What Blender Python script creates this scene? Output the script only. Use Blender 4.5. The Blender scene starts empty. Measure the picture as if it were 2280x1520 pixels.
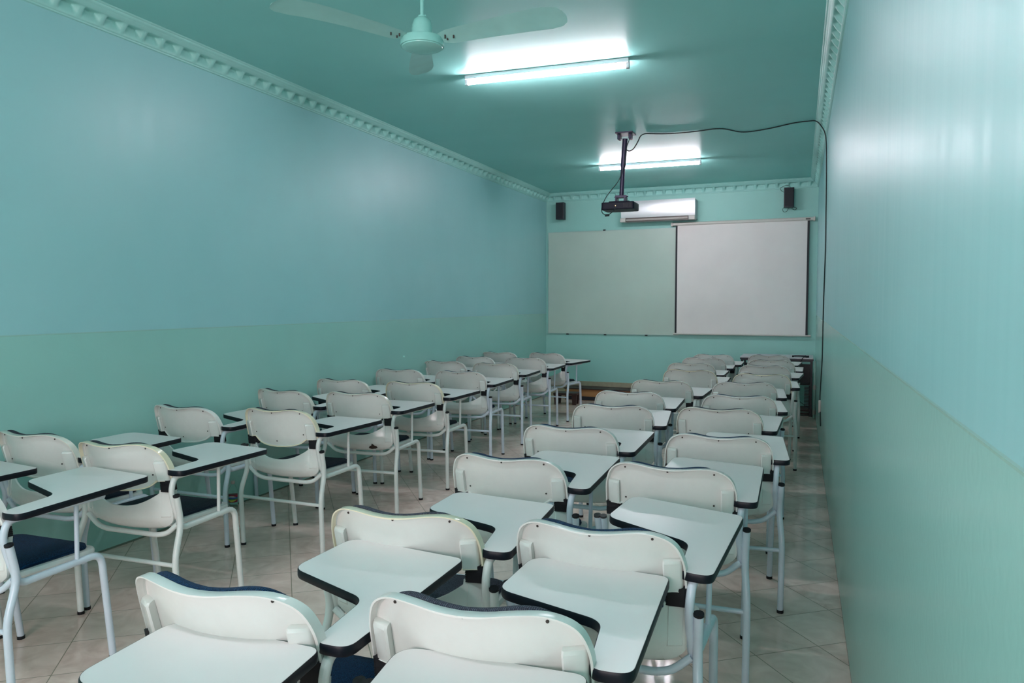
import bpy, bmesh, math, random
from math import sin, cos, pi, radians, sqrt
from mathutils import Vector, Matrix
random.seed(7)
SC = bpy.context.scene
COL = SC.collection

# ------------------------------------------------------------------ camera
cam = bpy.data.cameras.new('camera')
cam_o = bpy.data.objects.new('camera', cam)
COL.objects.link(cam_o)
cam.sensor_width = 36.0
cam.lens = 1667.88 / 2280 * 36.0
cam.clip_start = 0.02
cam_o.location = (0, 0, 1.45)
cam_o.rotation_euler = (pi / 2 - 0.05131, 0, 0.37845)
SC.camera = cam_o

# ------------------------------------------------------------------ world, exposure
w = bpy.data.worlds.new('world'); SC.world = w
w.use_nodes = True
w.node_tree.nodes['Background'].inputs[0].default_value = (0.7, 0.85, 1.0, 1)
w.node_tree.nodes['Background'].inputs[1].default_value = 0.2
SC.view_settings.view_transform = 'Standard'
SC.view_settings.look = 'None'
SC.view_settings.gamma = 1.0
SC.view_settings.use_curve_mapping = False
SC.view_settings.exposure = 2.25
SC.cycles.max_bounces = 10
SC.cycles.diffuse_bounces = 6
SC.cycles.sample_clamp_indirect = 6.0
TUBE_POWER = 30.0
TUBE_COL = (1.0, 0.91, 0.985)

# daylight through the window in the wall behind the camera
sun_l = bpy.data.lights.new('window_daylight', 'AREA'); sun_l.shape = 'RECTANGLE'
sun_l.size = 2.1; sun_l.size_y = 1.45; sun_l.energy = 31; sun_l.color = (1.0, 0.80, 0.82)
sun_o = bpy.data.objects.new('window_daylight', sun_l); COL.objects.link(sun_o)
sun_o.location = (-1.0, -2.66, 1.75); sun_o.rotation_euler = (pi / 2, 0, 0)

# room numbers, metres; camera stands at x=0 y=0, the board wall lies ahead at y=11
CEIL = 3.132
WAIN = 1.2815
YR = -2.6                       # wall behind the camera
def xl(y): return -3.7937 - 0.00403 * y
def xr(y): return 0.2121 - 0.01228 * y
def yb(x): return 10.9993 - 0.02647 * x

# ------------------------------------------------------------------ materials
def newmat(name):
    m = bpy.data.materials.new(name); m.use_nodes = True
    nt = m.node_tree
    return m, nt, nt.nodes['Principled BSDF']
def N(nt, typ, **kw):
    n = nt.nodes.new(typ)
    for k, v in kw.items():
        if k == 'op': n.operation = v
        elif hasattr(n, k) and not k.startswith('i_'): setattr(n, k, v)
    return n
def put(nt, sock, v):
    if hasattr(v, 'is_output') or isinstance(v, bpy.types.NodeSocket): nt.links.new(v, sock)
    else: sock.default_value = v
def math_(nt, op, a, b=0.0, clamp=False):
    n = nt.nodes.new('ShaderNodeMath'); n.operation = op; n.use_clamp = clamp
    put(nt, n.inputs[0], a); put(nt, n.inputs[1], b)
    return n.outputs[0]
def mixc(nt, f, a, b):
    n = nt.nodes.new('ShaderNodeMix'); n.data_type = 'RGBA'
    put(nt, n.inputs[0], f); put(nt, n.inputs[6], a); put(nt, n.inputs[7], b)
    return n.outputs[2]
def mixf(nt, f, a, b):
    n = nt.nodes.new('ShaderNodeMix'); n.data_type = 'FLOAT'
    put(nt, n.inputs[0], f); put(nt, n.inputs[2], a); put(nt, n.inputs[3], b)
    return n.outputs[0]
def noise(nt, vec, scale, detail=3.0, rough=0.55, sc=None):
    if sc is not None:
        mp = nt.nodes.new('ShaderNodeMapping'); mp.inputs['Scale'].default_value = sc
        nt.links.new(vec, mp.inputs[0]); vec = mp.outputs[0]
    n = nt.nodes.new('ShaderNodeTexNoise'); n.inputs['Scale'].default_value = scale
    n.inputs['Detail'].default_value = detail; n.inputs['Roughness'].default_value = rough
    nt.links.new(vec, n.inputs['Vector'])
    return n.outputs['Fac']
def ramp(nt, f, lo, hi):
    n = nt.nodes.new('ShaderNodeMapRange'); put(nt, n.inputs[0], f)
    n.inputs[1].default_value = lo; n.inputs[2].default_value = hi
    return n.outputs[0]
def bump(nt, b, h, strength, dist):
    n = nt.nodes.new('ShaderNodeBump'); n.inputs['Strength'].default_value = strength
    n.inputs['Distance'].default_value = dist
    nt.links.new(h, n.inputs['Height']); nt.links.new(n.outputs[0], b.inputs['Normal'])
def plain(name, col, rough=0.5, metal=0.0, spec=0.5, vary=0.0, vscale=20.0, bmp=0.0, bscale=200.0, coat=0.0):
    m, nt, b = newmat(name)
    b.inputs['Roughness'].default_value = rough
    b.inputs['Metallic'].default_value = metal
    b.inputs['Specular IOR Level'].default_value = spec
    b.inputs['Coat Weight'].default_value = coat
    b.inputs['Coat Roughness'].default_value = 0.12
    tc = nt.nodes.new('ShaderNodeTexCoord')
    f = noise(nt, tc.outputs['Object'], vscale)
    c = (*col, 1)
    d = tuple(x * (1 - vary) for x in col) + (1,)
    nt.links.new(mixc(nt, ramp(nt, f, .35, .65), d, c), b.inputs['Base Color'])
    if bmp: bump(nt, b, noise(nt, tc.outputs['Object'], bscale), bmp, 0.002)
    return m

MINT = (0.30, 0.66, 0.62)
def wall_material():
    m, nt, b = newmat('wall paint')
    g = nt.nodes.new('ShaderNodeNewGeometry'); pos = g.outputs['Position']
    sep = nt.nodes.new('ShaderNodeSeparateXYZ'); nt.links.new(pos, sep.inputs[0]); z = sep.outputs[2]
    low = math_(nt, 'LESS_THAN', z, WAIN)
    line = math_(nt, 'LESS_THAN', math_(nt, 'ABSOLUTE', math_(nt, 'SUBTRACT', z, WAIN)), 0.004)
    streak = noise(nt, pos, 1.0, 4.0, 0.6, (28, 28, 0.8))
    blot = noise(nt, pos, 1.3, 2.0)
    up = mixc(nt, ramp(nt, blot, .3, .7), (0.300, 0.585, 0.600, 1), (0.328, 0.61, 0.625, 1))
    dn = mixc(nt, ramp(nt, blot, .35, .65), (0.300, 0.585, 0.528, 1), (0.320, 0.605, 0.545, 1))
    # worn olive seam and grime of the skirting line
    c = mixc(nt, low, up, dn)
    c = mixc(nt, math_(nt, 'MULTIPLY', line, .35), c, (0.30, 0.42, 0.30, 1))
    seam = math_(nt, 'LESS_THAN', z, 0.012)
    c = mixc(nt, math_(nt, 'MULTIPLY', seam, .8), c, (0.12, 0.12, 0.08, 1))
    nt.links.new(c, b.inputs['Base Color'])
    rg = mixf(nt, ramp(nt, streak, .3, .7), .36, .44)
    nt.links.new(mixf(nt, low, rg, .25), b.inputs['Roughness'])
    b.inputs['Specular IOR Level'].default_value = 0.42
    # brush strokes above; ring-like strokes in thick gloss paint below
    v = nt.nodes.new('ShaderNodeTexVoronoi'); v.feature = 'F1'; v.inputs['Scale'].default_value = 16
    nt.links.new(pos, v.inputs['Vector'])
    ring = math_(nt, 'SINE', math_(nt, 'MULTIPLY', v.outputs['Distance'], 16.0))
    lowb = math_(nt, 'ADD', math_(nt, 'MULTIPLY', ring, .45), math_(nt, 'MULTIPLY', noise(nt, pos, 1.0, 3.0, .6, (70, 70, 45)), 1.6))
    upb = math_(nt, 'MULTIPLY', streak, 1.1)
    bump(nt, b, mixf(nt, low, upb, lowb), 0.11, 0.0012)
    return m
def ceiling_material():
    m, nt, b = newmat('ceiling paint')
    g = nt.nodes.new('ShaderNodeNewGeometry'); pos = g.outputs['Position']
    blot = noise(nt, pos, 0.9, 3.0)
    nt.links.new(mixc(nt, ramp(nt, blot, .3, .7), (0.305, 0.665, 0.63, 1), (0.33, 0.695, 0.655, 1)), b.inputs['Base Color'])
    st = noise(nt, pos, 1.0, 2.0, .5, (.7, 4, 1))
    nt.links.new(mixf(nt, ramp(nt, st, .2, .8), .34, .44), b.inputs['Roughness'])
    b.inputs['Specular IOR Level'].default_value = .05
    return m
def floor_material():
    m, nt, b = newmat('diagonal marble tiles')
    g = nt.nodes.new('ShaderNodeNewGeometry'); pos = g.outputs['Position']
    sep = nt.nodes.new('ShaderNodeSeparateXYZ'); nt.links.new(pos, sep.inputs[0])
    X, Y = sep.outputs[0], sep.outputs[1]
    def coord(ang, off, sp):
        a = radians(ang)
        s = math_(nt, 'ADD', math_(nt, 'MULTIPLY', X, -sin(a)), math_(nt, 'MULTIPLY', Y, cos(a)))
        return math_(nt, 'DIVIDE', math_(nt, 'SUBTRACT', s, off), sp)
    u = coord(128.8, -0.03, .303); v = coord(37.6, 3.235, .304)
    cu = math_(nt, 'FLOOR', u); cvv = math_(nt, 'FLOOR', v)
    def edge(t):
        f = math_(nt, 'FRACT', t)
        return math_(nt, 'MINIMUM', f, math_(nt, 'SUBTRACT', 1.0, f))
    e = math_(nt, 'MINIMUM', edge(u), edge(v))
    grout = math_(nt, 'LESS_THAN', e, 0.0065)
    comb = nt.nodes.new('ShaderNodeCombineXYZ'); nt.links.new(cu, comb.inputs[0]); nt.links.new(cvv, comb.inputs[1])
    wn = nt.nodes.new('ShaderNodeTexWhiteNoise'); nt.links.new(comb.outputs[0], wn.inputs['Vector'])
    # each tile shows its own cut of the marble
    sh = nt.nodes.new('ShaderNodeVectorMath'); sh.operation = 'MULTIPLY_ADD'
    nt.links.new(wn.outputs['Color'], sh.inputs[0]); sh.inputs[1].default_value = (7, 7, 7); nt.links.new(pos, sh.inputs[2])
    mb = nt.nodes.new('ShaderNodeTexNoise'); mb.inputs['Scale'].default_value = 5; mb.inputs['Detail'].default_value = 6
    mb.inputs['Distortion'].default_value = 2.2; nt.links.new(sh.outputs[0], mb.inputs['Vector'])
    c1 = mixc(nt, ramp(nt, mb.outputs['Fac'], .3, .7), (0.68, 0.475, 0.41, 1), (0.92, 0.71, 0.635, 1))
    c2 = mixc(nt, math_(nt, 'MULTIPLY', wn.outputs['Value'], .45), c1, (0.72, 0.62, 0.54, 1))
    c = mixc(nt, grout, c2, (0.27, 0.23, 0.17, 1))
    nt.links.new(c, b.inputs['Base Color'])
    nt.links.new(mixf(nt, grout, mixf(nt, mb.outputs['Fac'], .06, .18), .8), b.inputs['Roughness'])
    bump(nt, b, math_(nt, 'SUBTRACT', math_(nt, 'MULTIPLY', mb.outputs['Fac'], .3), grout), .25, 0.002)
    return m
def wood_material():
    m, nt, b = newmat('varnished wood')
    tc = nt.nodes.new('ShaderNodeTexCoord')
    f = noise(nt, tc.outputs['Object'], 1.0, 5, .6, (2, 30, 30))
    nt.links.new(mixc(nt, ramp(nt, f, .3, .7), (0.28, 0.115, 0.04, 1), (0.42, 0.20, 0.075, 1)), b.inputs['Base Color'])
    b.inputs['Roughness'].default_value = .4
    return m
def fabric_material(name, c1, c2):
    m, nt, b = newmat(name)
    tc = nt.nodes.new('ShaderNodeTexCoord')
    wv = nt.nodes.new('ShaderNodeTexWave'); wv.wave_type = 'BANDS'; wv.bands_direction = 'X'
    wv.inputs['Scale'].default_value = 75; wv.inputs['Distortion'].default_value = 1.2
    nt.links.new(tc.outputs['Object'], wv.inputs['Vector'])
    n = noise(nt, tc.outputs['Object'], 260, 2)
    f = math_(nt, 'MULTIPLY', wv.outputs['Fac'], ramp(nt, n, .35, .6))
    nt.links.new(mixc(nt, f, (*c1, 1), (*c2, 1)), b.inputs['Base Color'])
    b.inputs['Roughness'].default_value = .95
    b.inputs['Specular IOR Level'].default_value = .2
    b.inputs['Sheen Weight'].default_value = .04
    bump(nt, b, f, .6, .002)
    return m
def laminate_material():
    m, nt, b = newmat('tablet laminate')
    tc = nt.nodes.new('ShaderNodeTexCoord')
    oi = nt.nodes.new('ShaderNodeObjectInfo')
    sm = noise(nt, tc.outputs['Object'], 6, 3)
    base = mixc(nt, oi.outputs['Random'], (0.71, 0.665, 0.655, 1), (0.80, 0.745, 0.735, 1))
    nt.links.new(mixc(nt, math_(nt, 'MULTIPLY', ramp(nt, sm, .45, .75), .2), base, (0.66, 0.63, 0.62, 1)), b.inputs['Base Color'])
    nt.links.new(mixf(nt, sm, .28, .38), b.inputs['Roughness'])
    b.inputs['Specular IOR Level'].default_value = .35
    return m
def plastic_material(name, c, rough=.19):
    m, nt, b = newmat(name)
    tc = nt.nodes.new('ShaderNodeTexCoord')
    f = noise(nt, tc.outputs['Object'], 9, 4)
    d = tuple(x * .93 for x in c)
    nt.links.new(mixc(nt, ramp(nt, f, .4, .7), (*c, 1), (*d, 1)), b.inputs['Base Color'])
    b.inputs['Roughness'].default_value = rough
    b.inputs['Subsurface Weight'].default_value = 0.0
    return m
def emit_material(name, col, s):
    m, nt, b = newmat(name)
    b.inputs['Base Color'].default_value = (.9, .9, .9, 1)
    b.inputs['Emission Color'].default_value = (*col, 1)
    b.inputs['Emission Strength'].default_value = s
    return m

M_WALL = wall_material(); M_CEIL = ceiling_material(); M_FLOOR = floor_material()
M_TRIM = plain('cornice paint', (0.34, 0.67, 0.62), .45, vary=.05, vscale=5)
M_WOOD = wood_material()
M_DKWOOD = plain('dark red wood', (0.05, 0.018, 0.015), .5, vary=.3)
M_BEIGE = plain('beige skirting', (0.40, 0.36, 0.25), .5, vary=.1)
M_PLW = plastic_material('white plastic', (0.80, 0.80, 0.77))
M_PLSHADE = plastic_material('white plastic shaded shell', (0.715, 0.74, 0.71))  # same plastic toned darker: shade painted in against the light-catching rim
M_PLY = plastic_material('yellowed plastic', (0.85, 0.79, 0.60))
M_PLS = plastic_material('slightly yellowed plastic', (0.74, 0.735, 0.66))
M_LAM = laminate_material()
M_EDGE = plain('black edge band', (0.005, 0.008, 0.014), .42, spec=.25, vary=.2)
M_UNDER = plain('tablet underside', (0.35, 0.35, 0.34), .7)
M_TUBW = plain('white enamelled tube', (0.70, 0.745, 0.72), .3, vary=.04)
M_TUBB = plain('cool white enamelled tube', (0.60, 0.68, 0.76), .3, vary=.04)
M_BLK = plain('black rubber', (0.007, 0.008, 0.011), .55, spec=.3)
M_CAPW = plain('dusty cap', (0.05, 0.05, 0.055), .6, vary=.4, vscale=90)
M_SCREW = plain('dark screw', (0.05, 0.045, 0.04), .45, metal=.6)
M_STEEL = plain('bright steel', (0.62, 0.62, 0.64), .3, metal=.9)
M_NAVY = fabric_material('navy fabric', (0.001, 0.013, 0.038), (0.003, 0.058, 0.15))
M_GREY = fabric_material('charcoal fabric', (0.022, 0.024, 0.038), (0.11, 0.12, 0.16))
M_SLATE = fabric_material('slate fabric', (0.008, 0.016, 0.028), (0.03, 0.045, 0.07))
M_CHIP = plain('bare brown patch', (0.05, 0.03, 0.02), .8, vary=.5, vscale=150)
M_BOARD = plain('grey green board', (0.50, 0.62, 0.55), .38, vary=.06, vscale=1.5)
M_ALU = plain('aluminium frame', (0.42, 0.55, 0.52), .4, metal=.3)
M_SCREEN = plain('screen fabric', (0.84, 0.79, 0.77), .75, vary=.05, vscale=2)
M_BORDER = plain('black border', (0.008, 0.010, 0.016), .6)
M_CASE = plain('ivory casing', (0.62, 0.59, 0.55), .45)
M_ACW = plain('grey plastic', (0.50, 0.53, 0.54), .4)
M_ACF = plain('silver front panel', (0.80, 0.80, 0.82), .36, metal=.75, vary=.0)
M_VENT = plain('brown louvre', (0.10, 0.08, 0.07), .5)
M_PIVORY = plain('ivory louvre', (0.40, 0.36, 0.33), .45)
M_SPK = plain('black speaker', (0.010, 0.012, 0.022), .5)
M_PROJ = plain('dark violet grey plastic', (0.006, 0.006, 0.018), .5, spec=.25)
M_POLE = plain('dark violet steel', (0.03, 0.022, 0.06), .4, metal=.2)
M_CABLE = plain('dark green cable', (0.008, 0.022, 0.022), .5)
M_FAN = plain('mint fan enamel', (0.33, 0.70, 0.64), .25, vary=.04)
M_BLADE = plain('mint fan blade', (0.40, 0.72, 0.68), .4, vary=.12, vscale=4)
M_LED = emit_material('amber light', (1, .55, .15), .25)
M_TUBE = emit_material('lit tube', TUBE_COL, TUBE_POWER)
M_FIX = plain('lamp batten', (0.75, 0.72, 0.76), .4)
M_TABLE = plain('grey laminate', (0.58, 0.56, 0.59), .4)
M_DESKF = plain('dark desk steel', (0.010, 0.012, 0.018), .45)
M_PIPE = plain('pale conduit', (0.32, 0.50, 0.44), .4, vary=.2)
M_GLASSY, _nt, _b = newmat('clear bottle plastic')
_b.inputs['Base Color'].default_value = (.9, .97, .95, 1); _b.inputs['Roughness'].default_value = .05
_b.inputs['Transmission Weight'].default_value = 1.0; _b.inputs['IOR'].default_value = 1.15
def label_material():
    m, nt, b = newmat('bottle label print')
    tc = nt.nodes.new('ShaderNodeTexCoord'); sep = nt.nodes.new('ShaderNodeSeparateXYZ')
    nt.links.new(tc.outputs['Object'], sep.inputs[0])
    zz = math_(nt, 'DIVIDE', math_(nt, 'SUBTRACT', sep.outputs[2], .085), .026)
    xx = math_(nt, 'DIVIDE', math_(nt, 'ADD', math_(nt, 'MULTIPLY', sep.outputs[0], .93), math_(nt, 'MULTIPLY', sep.outputs[1], .37)), .04)
    r = math_(nt, 'ADD', math_(nt, 'MULTIPLY', zz, zz), math_(nt, 'MULTIPLY', xx, xx))
    inside = math_(nt, 'LESS_THAN', r, .62)
    c = mixc(nt, math_(nt, 'GREATER_THAN', zz, .0), (0.02, 0.16, 0.03, 1), (0.02, 0.08, 0.30, 1))
    c = mixc(nt, math_(nt, 'GREATER_THAN', zz, .38), c, (0.35, 0.40, 0.36, 1))
    c = mixc(nt, math_(nt, 'LESS_THAN', zz, -.32), c, (0.40, 0.42, 0.06, 1))
    c = mixc(nt, inside, (0.22, 0.01, 0.035, 1), c)
    nt.links.new(c, b.inputs['Base Color']); b.inputs['Roughness'].default_value = .4
    return m
M_LABEL = label_material()
M_BCAP = plain('dull pinkish cap', (0.40, 0.36, 0.33), .4)

# ------------------------------------------------------------------ mesh helpers
class MB:
    def __init__(s): s.v = []; s.f = []; s.m = []
    def add(s, vs, fs, mi=0):
        o = len(s.v); s.v += [tuple(p) for p in vs]; s.f += [tuple(i + o for i in f) for f in fs]; s.m += [mi] * len(fs)
    def box(s, a, b, mi=0):
        x0, y0, z0 = a; x1, y1, z1 = b
        s.add([(x0, y0, z0), (x1, y0, z0), (x1, y1, z0), (x0, y1, z0), (x0, y0, z1), (x1, y0, z1), (x1, y1, z1), (x0, y1, z1)],
              [(3, 2, 1, 0), (4, 5, 6, 7), (0, 1, 5, 4), (1, 2, 6, 5), (2, 3, 7, 6), (3, 0, 4, 7)], mi)
    def prism(s, poly, z0, z1, mi=0, mi_top=None, mi_side=None):
        n = len(poly)
        vs = [(x, y, z0) for x, y in poly] + [(x, y, z1) for x, y in poly]
        o = len(s.v); s.v += vs
        s.f.append(tuple(o + i for i in reversed(range(n)))); s.m.append(mi)
        s.f.append(tuple(o + n + i for i in range(n))); s.m.append(mi if mi_top is None else mi_top)
        for i in range(n):
            j = (i + 1) % n
            s.f.append((o + i, o + j, o + n + j, o + n + i)); s.m.append(mi if mi_side is None else mi_side)
    def rings(s, rings, closed=True, cap0=True, cap1=True, mi=0):
        n = len(rings[0]); o = len(s.v)
        for r in rings: s.v += [tuple(p) for p in r]
        for k in range(len(rings) - 1):
            for i in range(n if closed else n - 1):
                j = (i + 1) % n
                s.f.append((o + k * n + i, o + k * n + j, o + (k + 1) * n + j, o + (k + 1) * n + i)); s.m.append(mi)
        if cap0: s.f.append(tuple(o + i for i in reversed(range(n)))); s.m.append(mi)
        if cap1: s.f.append(tuple(o + (len(rings) - 1) * n + i for i in range(n))); s.m.append(mi)
    def tube(s, pts, r, bend=0.03, seg=12, mi=0, cap=True):
        P = fillet3(pts, bend)
        rr = []
        T = []
        for i in range(len(P)):
            a = P[max(i - 1, 0)]; b = P[min(i + 1, len(P) - 1)]
            T.append((b - a).normalized())
        up = Vector((0, 0, 1)) if abs(T[0].z) < .9 else Vector((1, 0, 0))
        n = T[0].cross(up).normalized()
        for i, p in enumerate(P):
            n = (n - T[i] * n.dot(T[i])).normalized(); b = T[i].cross(n)
            rad = r if not callable(r) else r(i / (len(P) - 1))
            rr.append([p + (n * cos(2 * pi * k / seg) + b * sin(2 * pi * k / seg)) * rad for k in range(seg)])
        s.rings(rr, True, cap, cap, mi)
    def lathe(s, prof, c=(0, 0, 0), seg=32, mi=0):
        if isinstance(c, (int, float)): raise ValueError('centre')
        rr = [[(c[0] + r * cos(2 * pi * k / seg), c[1] + r * sin(2 * pi * k / seg), c[2] + z) for k in range(seg)] for r, z in prof]
        s.rings(rr, True, True, True, mi)
    def grid(s, nu, nv, fn, mi=0):
        o = len(s.v)
        for i in range(nu + 1):
            for j in range(nv + 1): s.v.append(tuple(fn(i / nu, j / nv)))
        for i in range(nu):
            for j in range(nv):
                a = o + i * (nv + 1) + j
                s.f.append((a, a + nv + 1, a + nv + 2, a + 1)); s.m.append(mi)
    def build(s, name, mats, parent=None, smooth=True, bevel=0.0, angle=40, link=True):
        me = bpy.data.meshes.new(name)
        me.from_pydata(s.v, [], s.f)
        if not isinstance(mats, (list, tuple)): mats = [mats]
        for m in mats: me.materials.append(m)
        me.polygons.foreach_set('material_index', s.m)
        me.validate()
        bm = bmesh.new(); bm.from_mesh(me)
        bmesh.ops.remove_doubles(bm, verts=bm.verts, dist=1e-6)
        bmesh.ops.recalc_face_normals(bm, faces=bm.faces)
        if smooth:
            for f in bm.faces: f.smooth = True
            ca = radians(angle)
            for e in bm.edges:
                if len(e.link_faces) != 2 or e.calc_face_angle(0) > ca: e.smooth = False
        bm.to_mesh(me); bm.free()
        o = bpy.data.objects.new(name, me)
        COL.objects.link(o)
        if parent is not None: o.parent = parent
        if bevel:
            md = o.modifiers.new('bevel', 'BEVEL'); md.width = bevel; md.segments = 3; md.limit_method = 'ANGLE'
            md.angle_limit = radians(40); md.harden_normals = False
        return o
def fillet3(pts, rad, n=6):
    P = [Vector(p) for p in pts]
    if len(P) < 3 or rad == 0: return P
    out = [P[0]]
    for i in range(1, len(P) - 1):
        a, b, c = P[i - 1], P[i], P[i + 1]
        r = rad[i - 1] if isinstance(rad, (list, tuple)) else rad
        u = (a - b); v = (c - b); d = min(r, u.length * .45, v.length * .45)
        p = b + u.normalized() * d; q = b + v.normalized() * d
        for k in range(n + 1):
            t = k / n; out.append(p * (1 - t) ** 2 + b * 2 * t * (1 - t) + q * t * t)
    out.append(P[-1])
    return out
def fillet2(poly, n=7):            # poly of (x, y, radius) -> rounded outline
    out = []; m = len(poly)
    for i in range(m):
        ax, ay, _ = poly[i - 1]; bx, by, r = poly[i]; cx, cy, _ = poly[(i + 1) % m]
        b = Vector((bx, by)); u = Vector((ax, ay)) - b; v = Vector((cx, cy)) - b
        d = min(r, u.length * .49, v.length * .49)
        if r <= 0: out.append((bx, by)); continue
        p = b + u.normalized() * d; q = b + v.normalized() * d
        for k in range(n + 1):
            t = k / n; s = p * (1 - t) ** 2 + b * 2 * t * (1 - t) + q * t * t
            out.append((s.x, s.y))
    return out
def rbox2(x0, y0, x1, y1, r): return [(x0, y0, r), (x1, y0, r), (x1, y1, r), (x0, y1, r)]
def thing(name, label, cat, loc=(0, 0, 0), rz=0.0, group=None):
    o = bpy.data.objects.new(name, None); COL.objects.link(o)
    o.empty_display_size = .1
    o.location = loc; o.rotation_euler = (0, 0, rz)
    return tag(o, label, cat, group)
def tag(o, label, cat, group=None):
    o['label'] = label; o['category'] = cat
    if group: o['group'] = group
    return o
def struct(o): o['kind'] = 'structure'; return o

# ------------------------------------------------------------------ room shell
T = .12
YE = 11.25
def wallprism(name, poly, z0, z1, mat):
    m = MB(); m.prism(poly, z0, z1); return struct(m.build(name, mat, smooth=False))
wallprism('wall_left', [(xl(YR) - T, YR - T), (xl(YR), YR - T), (xl(YE), YE), (xl(YE) - T, YE)], 0, CEIL, M_WALL)
wallprism('wall_right', [(xr(YR), YR - T), (xr(YR) + T, YR - T), (xr(YE) + T, YE), (xr(YE), YE)], 0, CEIL, M_WALL)
# the board wall carries one plain coat of mint, without the lower band
M_BACKW = plain('board wall paint', (0.33, 0.64, 0.585), .5, spec=.35, vary=.05, vscale=1.5)
wallprism('wall_front', [(xl(11) , yb(xl(11))), (xr(11), yb(xr(11))), (xr(11), yb(0) + .3), (xl(11), yb(-4) + .3)], 0, CEIL, M_BACKW)
m = MB()
m.box((xl(YR), YR - T, 0), (xr(YR), YR, 1.02)); m.box((xl(YR), YR - T, 2.48), (xr(YR), YR, CEIL))
m.box((xl(YR), YR - T, 1.02), (-2.05, YR, 2.48)); m.box((.05, YR - T, 1.02), (xr(YR), YR, 2.48))
struct(m.build('wall_rear', M_WALL, smooth=False))
m = MB()
for x in (-2.03, -1.35, -.65, .03): m.box((x - .025, YR - .05, 1.02), (x + .025, YR - .01, 2.48))
m.box((-2.05, YR - .05, 1.02), (.05, YR - .01, 1.06)); m.box((-2.05, YR - .05, 2.44), (.05, YR - .01, 2.48))
struct(m.build('window_1', plain('white window frame', (.7, .72, .72), .4), smooth=False))
wallprism('floor', [(xl(YR) - T, YR - T), (xr(YR) + T, YR - T), (xr(YE) + T, YE + .2), (xl(YE) - T, YE + .2)], -.1, 0, M_FLOOR)
wallprism('ceiling', [(xl(YR) - T, YR - T), (xr(YR) + T, YR - T), (xr(YE) + T, YE + .2), (xl(YE) - T, YE + .2)], CEIL, CEIL + .1, M_CEIL)

def cornice(name, p0, p1, inward):
    # moulding between wall and ceiling: ribs, a row of leaf cups, ribs; 14 cm repeat
    p0 = Vector(p0); p1 = Vector(p1); d = (p1 - p0); L = d.length; d.normalize(); inw = Vector(inward)
    K = 16; PITCH = .141
    nu = int(L / PITCH * K)
    prof = [(0, .124, 0), (.009, .121, 0), (.010, .113, 0), (.015, .111, 0), (.017, .105, 0), (.020, .100, .2), (.024, .092, .7), (.030, .083, 1),
            (.037, .074, 1), (.043, .066, .9), (.049, .058, .6), (.054, .051, .15), (.058, .048, 0), (.066, .046, 0), (.069, .040, 0), (.074, .038, 0),
            (.078, .028, 0), (.083, .024, 0), (.090, .018, 0), (.092, .010, 0), (.099, .008, 0), (.1025, 0, 0)]
    m = MB()
    def fn(u, v):
        i = int(round(v * (len(prof) - 1))); o, h, wgt = prof[i]
        s = u * L; ph = (s / PITCH) % 1.0
        q = abs(ph - .5) * 2                       # 1 at the leaf, 0 in the cup
        e = min(1.0, max(0.0, (.78 - q) / .22)); e = e * e * (3 - 2 * e)
        lobes = .12 * abs(sin(ph * 3 * pi))
        cup = e * wgt * (.62 + lobes)
        leaf = max(0, q - .72) / .28 * .10 * wgt * (1 - .35 * abs(cos(q * 9)))
        o2 = o * (1 - cup + leaf); h2 = h * (1 - .55 * cup + leaf)
        p = p0 + d * s + inw * max(o2, 0.0)
        return (p.x, p.y, CEIL - h2)
    m.grid(nu, len(prof) - 1, fn)
    return struct(m.build(name, M_TRIM, angle=55))
cornice('trim_1', (xl(YR), YR), (xl(YE), YE - .1), (1, 0))
cornice('trim_2', (xr(YR), YR), (xr(YE), YE - .1), (-1, 0))
cornice('trim_3', (xl(11), yb(xl(11))), (xr(11), yb(xr(11))), (0, -1))
cornice('trim_4', (xl(YR), YR), (xr(YR), YR), (0, 1))

# ------------------------------------------------------------------ fluorescent lamps
def make_lamp():
    t = thing('fluorescent_lamp', '', 'lamp')
    m = MB()
    m.prism([(-.61, -.027), (.61, -.027), (.61, .027), (-.61, .027)], -.030, 0)
    m.build('batten', M_FIX, t, smooth=False, bevel=.004)
    for s in (-1, 1):
        m = MB(); m.prism(fillet2([(s * .590, -.016, .004), (s * .612, -.016, .004), (s * .612, .016, .004), (s * .590, .016, .004)], 3), -.068, -.028)
        m.build('tube_holder', M_FIX, t, smooth=False)
    m = MB(); m.tube([(-.588, 0, -.050), (.588, 0, -.050)], .0145, seg=16)
    m.build('fluorescent_tube', M_TUBE, t)
    return t
def copy_tree(o, parent=None):
    c = o.copy(); COL.objects.link(c)
    if parent is not None: c.parent = parent
    for ch in list(o.children): copy_tree(ch, c)
    return c
lamp0 = make_lamp()
for i, (x, y, rz, lab) in enumerate([
        (-1.80, 5.155, .036, 'lit fluorescent tube lamp on the ceiling beyond the fan, nearer and larger of the two'),
        (-1.825, 9.02, .008, 'lit fluorescent tube lamp on the ceiling behind the projector pole'),
        (-1.30, .35, .02, 'fluorescent tube lamp on the ceiling overhead, nearer than the fan')]):
    L_ = lamp0 if i == 0 else copy_tree(lamp0)
    L_.location = (x, y, CEIL); L_.rotation_euler = (0, 0, rz); L_['label'] = lab; L_['group'] = 'ceiling tube lamps'

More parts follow.
